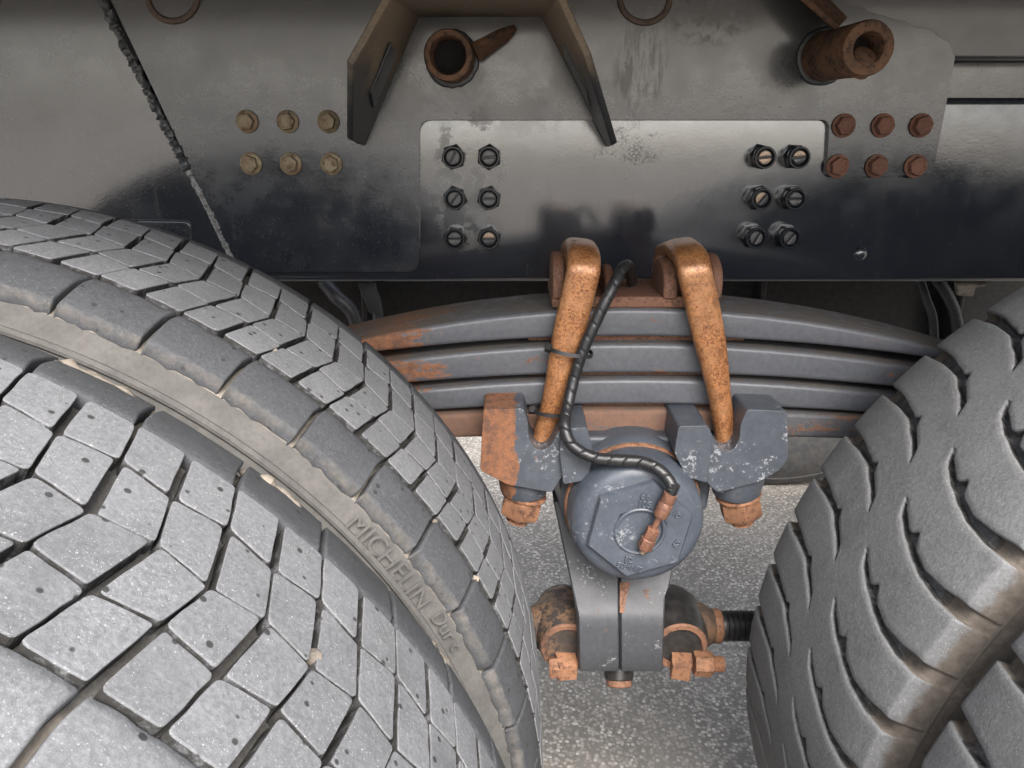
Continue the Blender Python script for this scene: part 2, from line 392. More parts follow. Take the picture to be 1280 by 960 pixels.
# ================================================================== chassis rail
fr = thing('frame_rail', 'black painted truck chassis rail with bolted plates and muddy arch bracket', 'chassis rail', (0, 0, .91))
zb = P(640, 353, 0).z; zs = P(1240, 122, 0).z; zu = P(1240, 78, 0).z
def channel(name, z0, z1, x0, x1, depth, mat, r=.010):
    t = .009; pr = []
    for k in range(7):
        a = math.pi/2*k/6; pr.append((r-r*math.sin(a), z0+r-r*math.cos(a)))
    for k in range(7):
        a = math.pi/2*k/6; pr.append((r-r*math.cos(a), z1-r+r*math.sin(a)))
    pr = [(depth, z0)] + pr + [(depth, z1), (depth, z1-t), (t, z1-t), (t, z0+t), (depth, z0+t)]
    n = len(pr); v = [(x0, y, z) for y, z in pr]+[(x1, y, z) for y, z in pr]
    f = [tuple(range(n)), tuple(range(n, 2*n))]+[(i, (i+1) % n, n+(i+1) % n, n+i) for i in range(n)]
    return obj(name, v, f, mat, fr)
channel('web', zb, zs, -2.4, 2.4, .085, 'paint_gloss')
channel('subframe_channel', zu, 1.399, -2.4, 2.4, .07, 'paint')
box('spacer_strip', (-2.4, .050, zs-.004), (2.4, .058, zu+.004), 'paint_low', fr, 0)
# fish plate with a cut-out, torch-cut at its right end
yp = -.008
fp = [(-30, -60), (110, -60), (294, 330), (515, 341), (526, 335), (524, 170), (540, 150), (1026, 150), (1036, 158), (1033, 212), (1046, 223), (1152, 217), (1168, 208), (1193, 76), (1187, 54)]
tc = [(1187, 54), (1168, 40), (1120, 25), (1060, 5), (990, -22), (900, -60)]
jag = []
for i in range(len(tc)-1):
    for k in range(9):
        t = k/9; jag.append((tc[i][0]*(1-t)+tc[i+1][0]*t+random.uniform(-1.6, 1.6), tc[i][1]*(1-t)+tc[i+1][1]*t+random.uniform(-1.8, 1.8)))
base = [(110, -60), (296, 332), (298, 340), (524, 340), (524, 150), (1037, 150), (1033, 223), (1166, 218), (1194, 72)]
rad = [0, .0, 0, .02, .018, .012, .012, .014, .0]
pl = roundpoly(pxpoly(base, yp), rad) + pxpoly(jag + [(900, -60)], yp)
prism('fishplate', pl, yp, -.0002, 'paint', fr, .0016, 2, 50)
prism('side_plate', pxpoly([(-900, -60), (106, -60), (291, 332), (294, 341), (-900, 341)], yp), yp, -.0002, 'paint_gloss', fr, .0016, 2, 50)
# weld bead along the fish plate's left end
def bead(name, pts, r, mat, parent, amp=.35, step=.003, flat=.7):
    path = []
    for i in range(len(pts)-1):
        a, b = Vector(pts[i]), Vector(pts[i+1]); n = max(2, int((b-a).length/step))
        for k in range(n): path.append(a.lerp(b, k/n)+Vector((random.uniform(-1, 1)*r*.25, 0, random.uniform(-1, 1)*r*.15)))
    path.append(Vector(pts[-1])); ph = [random.uniform(1-amp, 1+amp) for _ in path]
    return sweep(name, path, lambda i, n: ring(r*ph[i], r*flat*ph[i], 2, 8), mat, parent)
bead('weld_bead', [P(118, -20, -.008), P(180, 105, -.008), P(235, 212, -.008)], .0064, 'weld', fr, .35, .0028)
bead('weld_bead', [P(236, 213, -.007), P(265, 270, -.007), P(290, 324, -.007)], .0042, 'weldchip', fr, .5, .003)
# round plug welds at the top
for cx, cy, rp in ((216, -4, 31), (806, -2, 31)):
    pts = [P(cx+rp*math.cos(t), cy+rp*.98*math.sin(t), yp-.001) for t in [2*math.pi*k/40 for k in range(40)]]
    sweep('plug_weld', pts, lambda i, n: ring(.0042, .003, 2, 8), 'weldrust', fr, closed=True)
# small bracket low on the rail behind the tyre
prism('clip_plate', roundpoly(pxpoly([(120, 274), (238, 276), (240, 330), (120, 330)], -.012), .012), -.012, -.0003, 'paint_low', fr, .003)

# bolts
def hexbolt(name, px, py, y, mat, parent, rf=.0158, rh=.0120, hh=.010, rot=None):
    b = P(px, py, y-.008); b.y = y
    rot = random.uniform(0, 1) if rot is None else rot
    f = lathe(name, [(rf*.97, 0), (rf, .0012), (rf*.98, .0032), (rf*.80, .0046), (rh*.98, .0050)], b, (0, -1, 0), mat, parent, 28)
    lathe('bolt_head', [(rh, .0046), (rh, hh), (rh*.90, hh+.0022), (rh*.72, hh+.0024), (rh*.66, hh+.0016)], b, (0, -1, 0), mat, f, 6, rot)
    return f
for row, xs in ((152, (307, 358, 409)), (205, (312, 362, 413))):
    for x in xs: hexbolt('hex_bolt', x, row, yp, 'zinc', fr)
for row, xs in ((157, (1057, 1106, 1154)), (208, (1049, 1098, 1147))):
    for x in xs: hexbolt('hex_bolt', x, row, yp, 'boltbrown', fr, .0165, .0135, .011)
bare = {(611, 299), (957, 197), (1000, 197), (953, 249)}
for cxs in (((566, 197), (611, 197), (568, 249), (611, 249), (568, 299), (611, 299)), ((957, 197), (1000, 197), (953, 249), (995, 249), (946, 298), (988, 298))):
    right = cxs[0][0] > 800
    for q in cxs:
        L = .020 if right else .013
        b = P(q[0], q[1], -L-.008); b.y = 0
        nt = lathe('lock_nut', [(.0185, 0), (.0185, .003), (.0168, .0035), (.0168, L-.002), (.0150, L)], b, (0, -1, 0), 'nut', fr, 6, random.uniform(0, 1))
        lathe('nut_collar', [(.0152, L-.004), (.0154, L+.001), (.0154, L+.0070), (.0146, L+.0082), (.0128, L+.0082), (.0116, L+.0060), (.0100, L+.003)], b, (0, -1, 0), 'nut', nt, 28)
        r = .0092; a = random.choice((.0, .9, 1.1, .1)); zz = L+.0072
        s_ = .0013
        for sg in (-1, 1):      # stud end in two half moons either side of its slot
            n = 10; t0 = math.asin(s_/r); pts = [(r*math.cos(t0+(math.pi-2*t0)*k/n), sg*r*math.sin(t0+(math.pi-2*t0)*k/n)) for k in range(n+1)]
            pts = [(x*math.cos(a)-z*math.sin(a)+b.x, x*math.sin(a)+z*math.cos(a)+b.z) for x, z in pts]
            prism('stud_end', pts, -zz, -.004, ('brass' if q in bare else 'stud') if sg > 0 or q == (957, 197) else 'nut' if q in bare else 'stud', nt, .0008, 1)
# dome rivet
rv = P(1076, 318, -.003); rv.y = 0
lathe('rivet', [(.0105*math.cos(t), .0065*math.sin(t)) for t in [k*math.pi/2/6 for k in range(7)]], rv, (0, -1, 0), 'paint_low', fr, 24)

# arch bracket
def plate(name, quad, t, mat, parent, bevel=.0015):
    q = [Vector(v) for v in quad]; n = Vector((0, 0, 0))
    for i in range(1, len(q)-1): n += (q[i]-q[0]).cross(q[i+1]-q[0])
    n.normalize(); m = len(q)
    v = q+[a+n*t for a in q]
    f = [tuple(range(m)), tuple(range(m, 2*m))]+[(i, (i+1) % m, m+(i+1) % m, m+i) for i in range(m)]
    return obj(name, v, f, mat, parent, True, bevel, 1)
W = lambda x, y: P(x, y, yp-.0005)
pf = -.20
F2, F3, F4, F5 = P(433, 76, pf), P(484, -14, pf), P(702, -14, pf), P(739, 66, pf)
ab = plate('arch_bracket', [W(449, 179), W(518, 12), F3, F2, P(433, 172, -.075)], .009, 'bracket', fr)
plate('bracket_leg', [P(772, 178, -.06), F5, F4, W(682, 12), W(766, 180)], .009, 'bracket', ab)
plate('bracket_top', [W(518, 12), W(682, 12), F4, F3], .009, 'bracket', ab)
def lerp2(a, b, c_, d, s, t): return (a.lerp(b, s)).lerp(d.lerp(c_, s), t)
def inset(W1, W2, Fa, Fb, name, off, s0=.18, s1=.62, t0=.22, t1=.50):
    # stiffening bar lying on the leg's inner face
    q = [lerp2(W1, W2, Fa, Fb, s0, t0), lerp2(W1, W2, Fa, Fb, s1, t0), lerp2(W1, W2, Fa, Fb, s1, t1), lerp2(W1, W2, Fa, Fb, s0, t1*.9)]
    q = [a+Vector((off, 0, 0)) for a in q]
    plate(name, q, .005 if off > 0 else -.005, 'weld', ab)
inset(W(449, 179), W(518, 12), F3, F2, 'stiffener_bar', .007)
inset(W(766, 180), W(682, 12), F4, F5, 'stiffener_bar', -.007)
bead('weld_seam', [P(447, 180, -.011), P(516, 16, -.011)], .0036, 'weld', fr)
bead('weld_seam', [P(764, 179, -.011), P(683, 16, -.011)], .0036, 'weld', fr)

# pipe stubs
def stub(cx, cy, L, ro, ri, mat, parent):
    tip = P(cx, cy, -L); o = Vector((tip.x, 0, tip.z))
    s_ = lathe('pipe_stub', [(ro*1.02, 0), (ro, L*.5), (ro*1.01, L-.004), (ro*.96, L), (ri*1.08, L+.0005), (ri, L-.004), (ri*.97, L-.045), (.001, L-.047)], o, (0, -1, 0), mat, parent, 40)
    lathe('bore_shade_disc', [(ri*.96, L-.040), (.0005, L-.0405)], o, (0, -1, 0), 'dark', s_, 24)  # black disc painted in for the shade deep inside the pipe
    pts = [o+Vector((math.cos(t)*ro*1.04, yp-.002, math.sin(t)*ro*1.04)) for t in [2*math.pi*k/36 for k in range(36)]]
    sweep('pipe_weld', pts, lambda i, n: ring(.005+random.uniform(-.001, .001), .004, 2, 8), 'weld', s_, closed=True)
    return s_, o
s1, o1 = stub(560, 69, .075, .0315, .0225, 'pipe', fr)
g = [P(592, 60, -.05), P(630, 42, -.045), P(648, 36, -.03), P(636, 52, -.02), P(600, 78, -.03)]
plate('gusset', g, .010, 'pipe', s1)
s2, o2 = stub(1086, 60, .150, .0315, .0175, 'pipe', fr)
plate('gusset', [P(1020, -20, -.012), P(1060, 22, -.012), P(1050, 32, -.09), P(990, -20, -.08)], .008, 'pipe', s2)
# mud caked in the right stub
lathe('mud_plug', [(.0001, .004), (.012, .003), (.0165, 0), (.0165, -.02), (.0001, -.02)], o2+Vector((.003, -.140, -.009)), (.15, -.6, .55), 'pipe', s2, 20)

# ================================================================== leaf spring
YF, YB = -.27, -.165
ls = thing('leaf_spring', 'stack of thick grey steel spring leaves clamped by rusty U-bolts', 'leaf spring', (P(790, 400, YF).x, -.22, .77))
LE = [(386, 3.43e-4, 421, 1.95e-4), (430, 2.43e-4, 467, 1.63e-4), (474, 1.94e-4, 506, 1.25e-4), (513, 1.03e-4, 545, .64e-4)]
for li, (t0, kt, b0, kb) in enumerate(LE):
    v = []; f = []; nx = 81; k = 0
    for i in range(nx):
        px = 790+(i-(nx-1)/2)/((nx-1)/2)*455; dx = (px-790)**2
        zt = P(px, t0+kt*dx, YF).z; pb = P(px, b0+kb*dx, YF); zb_ = pb.z; x = pb.x
        if zt-zb_ < .010: zb_ = zt-.010
        r = min(.0058, (zt-zb_)*.42); S = []
        for cy, cz, a0 in ((YF+r, zt-r, math.pi/2), (YF+r, zb_+r, math.pi), (YB-r, zb_+r, 1.5*math.pi), (YB-r, zt-r, 0)):
            for q in range(5):
                a = a0+math.pi/2*q/4; S.append((x, cy+r*math.cos(a), cz+r*math.sin(a)))
        k = len(S); v += S
    for i in range(nx-1):
        for q in range(k): f.append((i*k+q, i*k+(q+1) % k, (i+1)*k+(q+1) % k, (i+1)*k+q))
    f += [tuple(range(k)), tuple(range((nx-1)*k, nx*k))]
    obj('leaf', v, f, 'spring_rust' if li == 3 else 'spring', ls)
for (a, b) in ((422, 430), (468, 474), (507, 513)):
    p0, p1 = P(660, a+.5, YF+.018), P(930, b-.5, YF+.018)
    box('liner', (p0.x, YF+.018, P(790, b+1, YF).z), (p1.x, YB-.004, P(790, a-1, YF).z), 'rust', ls, .001)
zt = P(790, 386, YF).z
# saddle on top with ears either side of each U-bolt
x0, x1 = P(690, 380, YF).x, P(893, 380, YF).x
box('saddle_plate', (x0, YF+.006, zt-.001), (x1, YB+.01, zt+.013), 'rust', ls, .003)
def ear(xc, th, h, y0, y1, lean=0):
    n = 12; poly = [(y0, zt+.010)]
    for k in range(n+1):
        a = math.pi*k/n; poly.append(((y0+y1)/2-(y1-y0)/2*math.cos(a), zt+h-.028+.028*math.sin(a)))
    poly.append((y1, zt+.010)); m = len(poly)
    v = [(xc-th/2+lean*(z-zt), y, z) for y, z in poly]+[(xc+th/2+lean*(z-zt), y, z) for y, z in poly]
    f = [tuple(range(m)), tuple(range(m, 2*m))]+[(i, (i+1) % m, m+(i+1) % m, m+i) for i in range(m)]
    obj('saddle_ear', v, f, 'rust', ls, True, .004, 2)
for px, th, h in ((699, .015, .060), (764, .012, .044), (840, .017, .052), (898, .014, .058)):
    ear(P(px, 350, YF).x, th, h, YF+.002, YB-.02)

# ================================================================== U-bolts
UB = 'U-bolts clamping the spring'
def ubolt(pts, top, label, nutpx):
    t = thing('u_bolt', label, 'u-bolt', P(*nutpx, -.285), UB)
    y = -.2885
    front = [P(a, b, y) for a, b in pts]; tp = P(*top, y)
    # bend over the saddle
    bend = []; r = .040; x_ = tp.x; zt_ = tp.z-.012
    drift = (front[-1]-front[-2]).normalized()
    last = front[-1]
    n = 8
    for k in range(1, n+1):
        a = math.pi/2*k/n; bend.append(Vector((last.x+drift.x*.008*math.sin(a), y+r*(1-math.cos(a)), last.z+(zt_-last.z)*math.sin(a))))
    e = bend[-1]
    back = [Vector((e.x, y+.075, e.z)), Vector((e.x, YB+.005, e.z-.012)), Vector((e.x, YB+.022, e.z-.04)), Vector((front[3].x, YB+.022, front[3].z)), Vector((front[0].x, YB+.022, front[0].z))]
    path = catmull(front, 8)+bend+back
    zlo, zhi = P(0, 515, y).z, P(0, 395, y).z
    def sec(i, n_):
        p = path[i]; q = min(1, max(0, (p.z-zlo)/(zhi-zlo))); q = q*q*(3-2*q)
        a = .0130*(1-q)+.0192*q; b = .0130*(1-q)+.0110*q
        return ring(a, b, 2.0+1.3*q, 22)
    sweep('rod', path, sec, 'ubolt', t)
    # nut and thread end
    b = P(nutpx[0], nutpx[1], -.287); d = (front[0]-front[2]).normalized()
    lathe('nut', [(.0235, -.013), (.0265, -.010), (.0265, .011), (.0235, .015), (.016, .0155)], b, d, 'rust_nut', t, 6, .3)
    lathe('washer', [(.0275, -.018), (.028, -.0165), (.028, -.0145), (.0275, -.0135)], b, d, 'rust_nut', t, 28)
    lathe('thread_end', [(.0140, .012)]+[(.0140-(k % 2)*.0012, .015+k*.0012) for k in range(9)]+[(.010, .0270)], b, d, 'rust_nut', t, 20)
    return t
ubolt([(665, 592), (676, 558), (688, 512), (700, 462), (712, 412), (723, 365), (729, 340)], (731, 309), 'orange rusted U-bolt strapped to the black hose with cable ties', (652, 630))
ubolt([(914, 592), (909, 558), (902, 512), (894, 462), (884, 412), (874, 365), (868, 340)], (862, 309), 'orange rusted U-bolt standing clear with no hose tied to it', (925, 632))

# ================================================================== spring seat with hub cap and lower strap
ss_ = thing('spring_seat', 'blue-grey cast spring seat with round hub cap and split lower strap', 'spring seat', P(780, 838, -.25))
wl = [(604, 512), (654, 511), (660, 527), (661, 548), (668, 560), (677, 564), (687, 559), (694, 546), (700, 537), (733, 536), (737, 556), (716, 572), (700, 600), (690, 616), (634, 606), (600, 588)]
wr = [(984, 514), (934, 512), (926, 530), (924, 550), (917, 562), (907, 566), (897, 560), (891, 546), (886, 533), (850, 533), (846, 556), (866, 574), (884, 604), (897, 616), (948, 603), (974, 588), (985, 574)]
prism('wing', roundpoly(pxpoly(wl, -.325), .004, 3), -.325, -.185, 'cast_l', ss_, .009, 4, 30)
prism('wing', roundpoly(pxpoly(wr, -.325), .004, 3), -.325, -.185, 'cast', ss_, .008, 4, 30)
for (a, b), nm in (((655, 598), 'cast_l'), ((921, 600), 'cast')):
    p = P(a, b, -.287); lathe('boss', [(.034, .02), (.032, 0), (.0295, -.014), (.028, -.018)], p, (0, 0, 1), nm, ss_, 28)
# pillars beside the notches
prism('pillar', roundpoly(pxpoly([(703, 536), (734, 534), (742, 566), (735, 600), (704, 606), (699, 560)], -.335), .004, 3), -.335, -.20, 'cast', ss_, .008, 4, 30)
prism('pillar', roundpoly(pxpoly([(848, 533), (885, 532), (889, 560), (884, 604), (858, 596), (843, 566)], -.335), .004, 3), -.335, -.20, 'cast', ss_, .008, 4, 30)
# web under the spring
prism('saddle_web', pxpoly([(690, 546), (900, 546), (884, 640), (704, 640)], -.29), -.29, -.18, 'cast', ss_, .006, 3)
hc = P(800, 664, -.372); O = Vector((hc.x, 0, hc.z))
def yl(prof): return [(r, -y) for r, y in prof]
lathe('hub', yl([(.10, -.15), (.092, -.24), (.087, -.285), (.086, -.305), (.083, -.309)]), O, (0, -1, 0), 'cast', ss_, 64)
lathe('hub_seal', yl([(.082, -.305), (.0835, -.309), (.0835, -.3115), (.082, -.314)]), O, (0, -1, 0), 'rust_nut', ss_, 64)
cap = lathe('hub_cap', yl([(.080, -.300), (.0805, -.314), (.0800, -.338), (.0785, -.348), (.075, -.356), (.070, -.3605), (.064, -.3625), (.030, -.3640), (.001, -.3640)]), O, (0, -1, 0), 'cap', ss_, 72)
hexr = .0635
lathe('cap_hexagon', yl([(hexr, -.355), (hexr, -.3690), (hexr*.965, -.3715), (.029*1.16, -.3722), (.0275*1.16, -.3715), (.0245*1.16, -.3660), (.012, -.3655), (.011, -.360), (.001, -.358)]), O, (0, -1, 0), 'cap', cap, 6, .32)
lathe('cap_ring', yl([(.0300, -.3700), (.0300, -.3735), (.0285, -.3745), (.0262, -.3735), (.0245, -.3690), (.0240, -.3660)]), O, (0, -1, 0), 'cap', cap, 48)
lathe('centre_hole', yl([(.0095, -.3650), (.0095, -.3662), (.0001, -.3663)]), O+Vector((-.004, 0, .001)), (0, -1, 0), 'rust', cap, 20)
def cap_text(txt, size, dx, dz, ang):
    v, f = text_mesh(txt, size, .0013); ca, sa = math.cos(ang), math.sin(ang)
    vv = [(O.x+dx+a.x*ca-a.y*sa, -.3722-a.z, O.z+dz+a.x*sa+a.y*ca) for a in v]
    obj('cast_lettering', vv, f, 'cap', cap, False)
cap_text('66', .012, .004, .045, -.15); cap_text('105', .0115, .003, .0345, -.1)
cap_text('12', .0105, -.012, -.0375, -.15); cap_text('50MNIS', .0095, -.010, -.0475, -.25)
cap_text('10', .010, .040, .022, -.9); cap_text('S5', .010, .044, -.016, .95)
# lower strap, two halves either side of a seam
def strap(xs, name):
    # (py, yfront, yback)
    rows = [(628, -.262, -.20), (680, -.276, -.20), (715, -.290, -.20), (735, -.302, -.20), (748, -.3115, -.20), (758, -.319, -.20), (766, -.3245, -.20), (774, -.328, -.20), (784, -.330, -.20), (812, -.331, -.20), (834, -.330, -.205), (839, -.325, -.21)]
    v = []; f = []
    for (py, yf, yb) in rows:
        a = xs[0](py); b = xs[1](py); pa, pb = P(a, py, yf), P(b, py, yf)
        e = .004
        v += [(pa.x, yb, pa.z), (pa.x, yf+e, pa.z), (pa.x+e*.6, yf, pa.z), (pb.x-e*.6, yf, pb.z), (pb.x, yf+e, pb.z), (pb.x, yb, pb.z)]
    k = 6
    for i in range(len(rows)-1):
        for q in range(k): f.append((i*k+q, i*k+(q+1) % k, (i+1)*k+(q+1) % k, (i+1)*k+q))
    f += [tuple(range(k)), tuple(range((len(rows)-1)*k, len(rows)*k))]
    return obj(name, v, f, 'strap', ss_)
lx = lambda py: 690+(py-620)*(32/150) if py < 770 else 722+(py-770)*.02
mx_ = lambda py: 774.0+(py-640)*.005
rx = lambda py: 862-(py-620)*.22 if py < 740 else 832-(py-740)*.03
strap((lx, lambda py: mx_(py)-.35), 'strap_half'); strap((lambda py: mx_(py)+.35, rx), 'strap_half')
a, b = P(770, 728, -.301), P(788, 760, -.3155)
plate('rust_streak', [P(774.6, 728, -.2995), P(788, 728, -.2995), P(783, 748, -.3128), P(780, 766, -.3258), P(774.6, 766, -.3258)], .0009, 'rust', ss_, 0)
b = P(774, 852, -.30)
lathe('drain_stub', [(.020, -.02), (.0205, 0), (.019, .012), (.0165, .014)], b+Vector((0, .01, .012)), (0, -.55, -.83), 'under', ss_, 28)
lathe('drain_plug', [(.0165, .012), (.0172, .014), (.0172, .021), (.0150, .0225), (.007, .0215), (.006, .0195), (.001, .0195)], b+Vector((0, .01, .012)), (0, -.55, -.83), 'rust', ss_, 28)

# ================================================================== torque rods
def torque(side, label):
    cx = 706 if side < 0 else 842
    c0 = P(cx, 782, -.255)
    t = thing('torque_rod', label, 'torque rod', c0, 'torque rods under the seat')
    s = side
    lathe('ball_housing', [(.001, -.055), (.026, -.054), (.037, -.045), (.043, -.028), (.0448, -.008), (.0440, .014), (.0405, .030), (.0365, .040), (.036, .043)], c0, (0, -1, 0), 'neckdirt' if s < 0 else 'under', t, 40)
    lathe('lock_ring', [(.0345, .040), (.0365, .0445), (.0345, .0475), (.0290, .0475), (.0275, .043), (.0270, .036), (.001, .035)], c0, (0, -1, 0), 'rust_ring', t, 36)
    st = c0+Vector((s*-.002, -.045, -.012))
    lathe('clamp_block', [(.017, -.012), (.0185, -.009), (.0185, .018), (.0165, .021), (.010, .0215)], st+Vector((s*.004, 0, -.012)), (s*-.15, -.98, -.1), 'rust_nut', t, 4, .75)
    if s < 0:
        lathe('nut', [(.013, -.008), (.0145, -.006), (.0145, .006), (.013, .008)], st+Vector((-.018, -.010, -.013)), (-1, 0, -.05), 'rust_nut', t, 6, .2)
    else:
        lathe('nut', [(.0155, -.013), (.017, -.010), (.017, .008), (.0135, .013), (.011, .014)], st+Vector((.033, -.006, -.010)), (1, 0, -.05), 'rust_nut', t, 6, .2)
        lathe('stud_end', [(.0105, 0)]+[(.0105-(k % 2)*.0011, .0012*k) for k in range(1, 13)], st+Vector((.045, -.006, -.0105)), (1, 0, -.05), 'rust_nut', t, 18)
    # neck and rod
    rp = [(.0001, .0), (.036, .002), (.031, .028), (.0245, .038), (.0225, .044)]
    ax = (s, .02, -.02 if s > 0 else 0)
    lathe('neck', rp, c0+Vector((s*.012, 0, 0)), ax, 'neckdirt', t, 28)
    lathe('collar', [(.0215, .040), (.0235, .042), (.0235, .051), (.0215, .053)], c0+Vector((s*.012, 0, 0)), ax, 'rust_nut', t, 28)
    rib = [(.0195, .050)]
    for k in range(9): rib += [(.0208, .053+k*.0075), (.0208, .0572+k*.0075), (.0176, .058+k*.0075), (.0176, .0600+k*.0075)]
    rib += [(.0205, .122), (.0205, .50), (.001, .50)]
    lathe('ribbed_sleeve', rib, c0+Vector((s*.012, 0, 0)), ax, 'plastic', t, 24)
torque(-1, 'black torque rod end with rusty ring, running under the Michelin tyres' if False else 'black torque rod end with rusty ring, running behind the block-tread tyres')
torque(1, 'torque rod end with ribbed black sleeve running behind the lug-tread tyre')

# ================================================================== hose, ties, fitting
ho = thing('grease_hose', 'black spiral-wrapped hose ending in a copper fitting on the hub cap', 'hose', P(806, 684, -.38))
hp = [P(790, 352, -.215), P(787, 334, -.245), P(778, 336, -.275), P(762, 366, -.297), P(745, 402, -.303), P(728, 440, -.306), P(717, 476, -.308), P(709, 510, -.322), P(706, 532, -.340), P(714, 555, -.350), P(740, 571, -.356), P(772, 575, -.361), P(800, 577, -.364), P(822, 586, -.372), P(836, 600, -.380), P(841, 613, -.386)]
path = catmull(hp, 26)
L = [0]
for i in range(1, len(path)): L.append(L[-1]+(path[i]-path[i-1]).length)
def hsec(i, n):
    out = []
    for q in range(20):
        t = 2*math.pi*q/20; ph = (L[i]/.0165 - t/(2*math.pi)) % 1.0
        r = .0068 if ph > .11 else .0059
        if L[i] < .035: r = .0070
        out.append((r*math.cos(t), r*math.sin(t)))
    return out
sweep('spiral_wrap', path, hsec, 'plastic', ho)
f0, f1 = P(842, 610, -.386), P(804, 688, -.382)
ax = (f1-f0).normalized(); Lf = (f1-f0).length
def seg(name, prof, n, rot=0, mat='copper'):
    return lathe(name, [(r, h*Lf) for r, h in prof], f0, ax, mat, ho, n, rot)
seg('hose_end', [(.0058, -.06), (.0058, .09)], 20, 0, 'plastic')
seg('ferrule', [(.0060, .08), (.0078, .09), (.0080, .20), (.0072, .22), (.0084, .24), (.0084, .40), (.0076, .44), (.0060, .45)], 12)
seg('fitting_stem', [(.0036, .44), (.0034, .66)], 16)
seg('fitting_nut', [(.0062, .64), (.0078, .65), (.0078, .78), (.0070, .80)], 6, .3)
seg('fitting_nut', [(.0078, .80), (.0088, .81), (.0088, .95), (.0078, .97)], 6, .1)
seg('fitting_tip', [(.0040, .96), (.0036, 1.04), (.002, 1.05)], 12, 0, 'brass')
def tie(px, py, wpx, label, dip):
    # flat strap round the U-bolt leg and the hose
    a, b = P(px-wpx/2, py, -.2885), P(px+wpx/2, py+dip, -.2885)
    cx = (a+b)/2; hw = (b-a).length/2; d = (b-a).normalized(); pts = []
    for k in range(40):
        t = 2*math.pi*k/40; ct, st = math.cos(t), math.sin(t)
        pts.append(cx+d*(hw*math.copysign(abs(ct)**.8, ct))+Vector((0, -.0035-.0205*math.copysign(abs(st)**.8, st)*(1 if st > 0 else .75), 0)))
    t_ = thing('cable_tie', label, 'cable tie', cx, 'cable ties on the hose')
    sweep('band', pts, lambda i, n: [(-.0022, -.0007), (.0022, -.0007), (.0022, .0007), (-.0022, .0007)], 'plastic', t_, up=Vector((1, 0, 0)), closed=True, smooth=False)
    h = a+Vector((-.001, -.010, 0)); lathe('tie_head', [(.0048, -.004), (.0052, -.003), (.0052, .003), (.0048, .004)], h, d, 'plastic', t_, 4, .78)
tie(713, 432, 54, 'upper black cable tie round the U-bolt and hose', 9)
tie(690, 509, 48, 'lower black cable tie round the U-bolt and hose', 3)

# ================================================================== block-tread tyres (left axle) and lug-tread tyres (right axle)
RT, ZC = .545, .535
XL, XR, YI, DS = -.514, .827, -.508, .3275
VC = .004
def drop(v):
    a = abs(v-VC)
    if a < .07: return .0012*(a/.07)**2
    q = (a-.07)
    return .0012+.0016*(q/.04)+.009*max(0, (q/.055))**2.4
def cyl(u, v, r):
    "local tyre coordinates: axis along Y"
    th = u/RT; rr = r
    return (rr*math.cos(th), v, rr*math.sin(th))
GD = .0105
def tyre_carcass(t, matside, floor_mat, floor_r, near_text=None):
    # floor under the blocks
    n = 220; prof = []
    for k in range(25):
        v = VC-.128+.256*k/24; prof.append((floor_r(v), v))
    v = []; f = []; at = []
    for i in range(n):
        th = 2*math.pi*i/n
        for r, y in prof: v.append((r*math.cos(th), y, r*math.sin(th))); at.append(min(1, max(0, (abs(y-VC)-.06)/.05))*.8+.15)
    k = len(prof)
    for i in range(n):
        for q in range(k-1): f.append((i*k+q, i*k+q+1, ((i+1) % n)*k+q+1, ((i+1) % n)*k+q))
    o = obj('tyre', v, f, floor_mat, None); o.parent = t; tyre = o
    a = o.data.attributes.new('dirt', 'FLOAT', 'POINT')
    a.data.foreach_set('value', at)
    # sidewalls
    for s in (-1, 1):
        e = floor_r(VC+s*.128)
        pr = [(e, .128), (e-.006, .1345), (e-.013, .1395), (.5085, .1425), (.5065, .1455), (.5040, .1455), (.5020, .1435), (.488, .148), (.470, .1525), (.445, .155), (.415, .152), (.380, .144), (.345, .130), (.318, .118), (.312, .117), (.308, .113), (.300, .112), (.292, .105)]
        v = []; f = []; n = 160
        for i in range(n):
            th = 2*math.pi*i/n
            for r, y in pr: v.append((r*math.cos(th), VC+s*y, r*math.sin(th)))
        k = len(pr)
        for i in range(n):
            for q in range(k-1): f.append((i*k+q, i*k+q+1, ((i+1) % n)*k+q+1, ((i+1) % n)*k+q))
        o = obj('sidewall', v, f, matside, None); o.parent = tyre
    # steel rim
    pr = [(.300, -.112), (.302, -.118), (.290, -.118), (.283, -.10), (.270, -.05), (.265, 0), (.270, .05), (.283, .10), (.290, .118), (.302, .118), (.300, .112)]
    v = []; f = []; n = 72
    for i in range(n):
        th = 2*math.pi*i/n
        for r, y in pr: v.append((r*math.cos(th), VC+y, r*math.sin(th)))
    k = len(pr)
    for i in range(n):
        for q in range(k-1): f.append((i*k+q, i*k+q+1, ((i+1) % n)*k+q+1, ((i+1) % n)*k+q))
    o = obj('rim', v, f, 'body', None); o.parent = t
    pr = [(.266, .02), (.20, .03), (.14, .06), (.139, .052), (.20, .022), (.266, .010)]
    v = []; f = []
    for i in range(n):
        th = 2*math.pi*i/n
        for r, y in pr: v.append((r*math.cos(th), VC+y, r*math.sin(th)))
    k = len(pr)
    for i in range(n):
        for q in range(k): f.append((i*k+q, i*k+(q+1) % k, ((i+1) % n)*k+(q+1) % k, ((i+1) % n)*k+q))
    o = obj('wheel_disc', v, f, 'body', None); o.parent = t
    return tyre

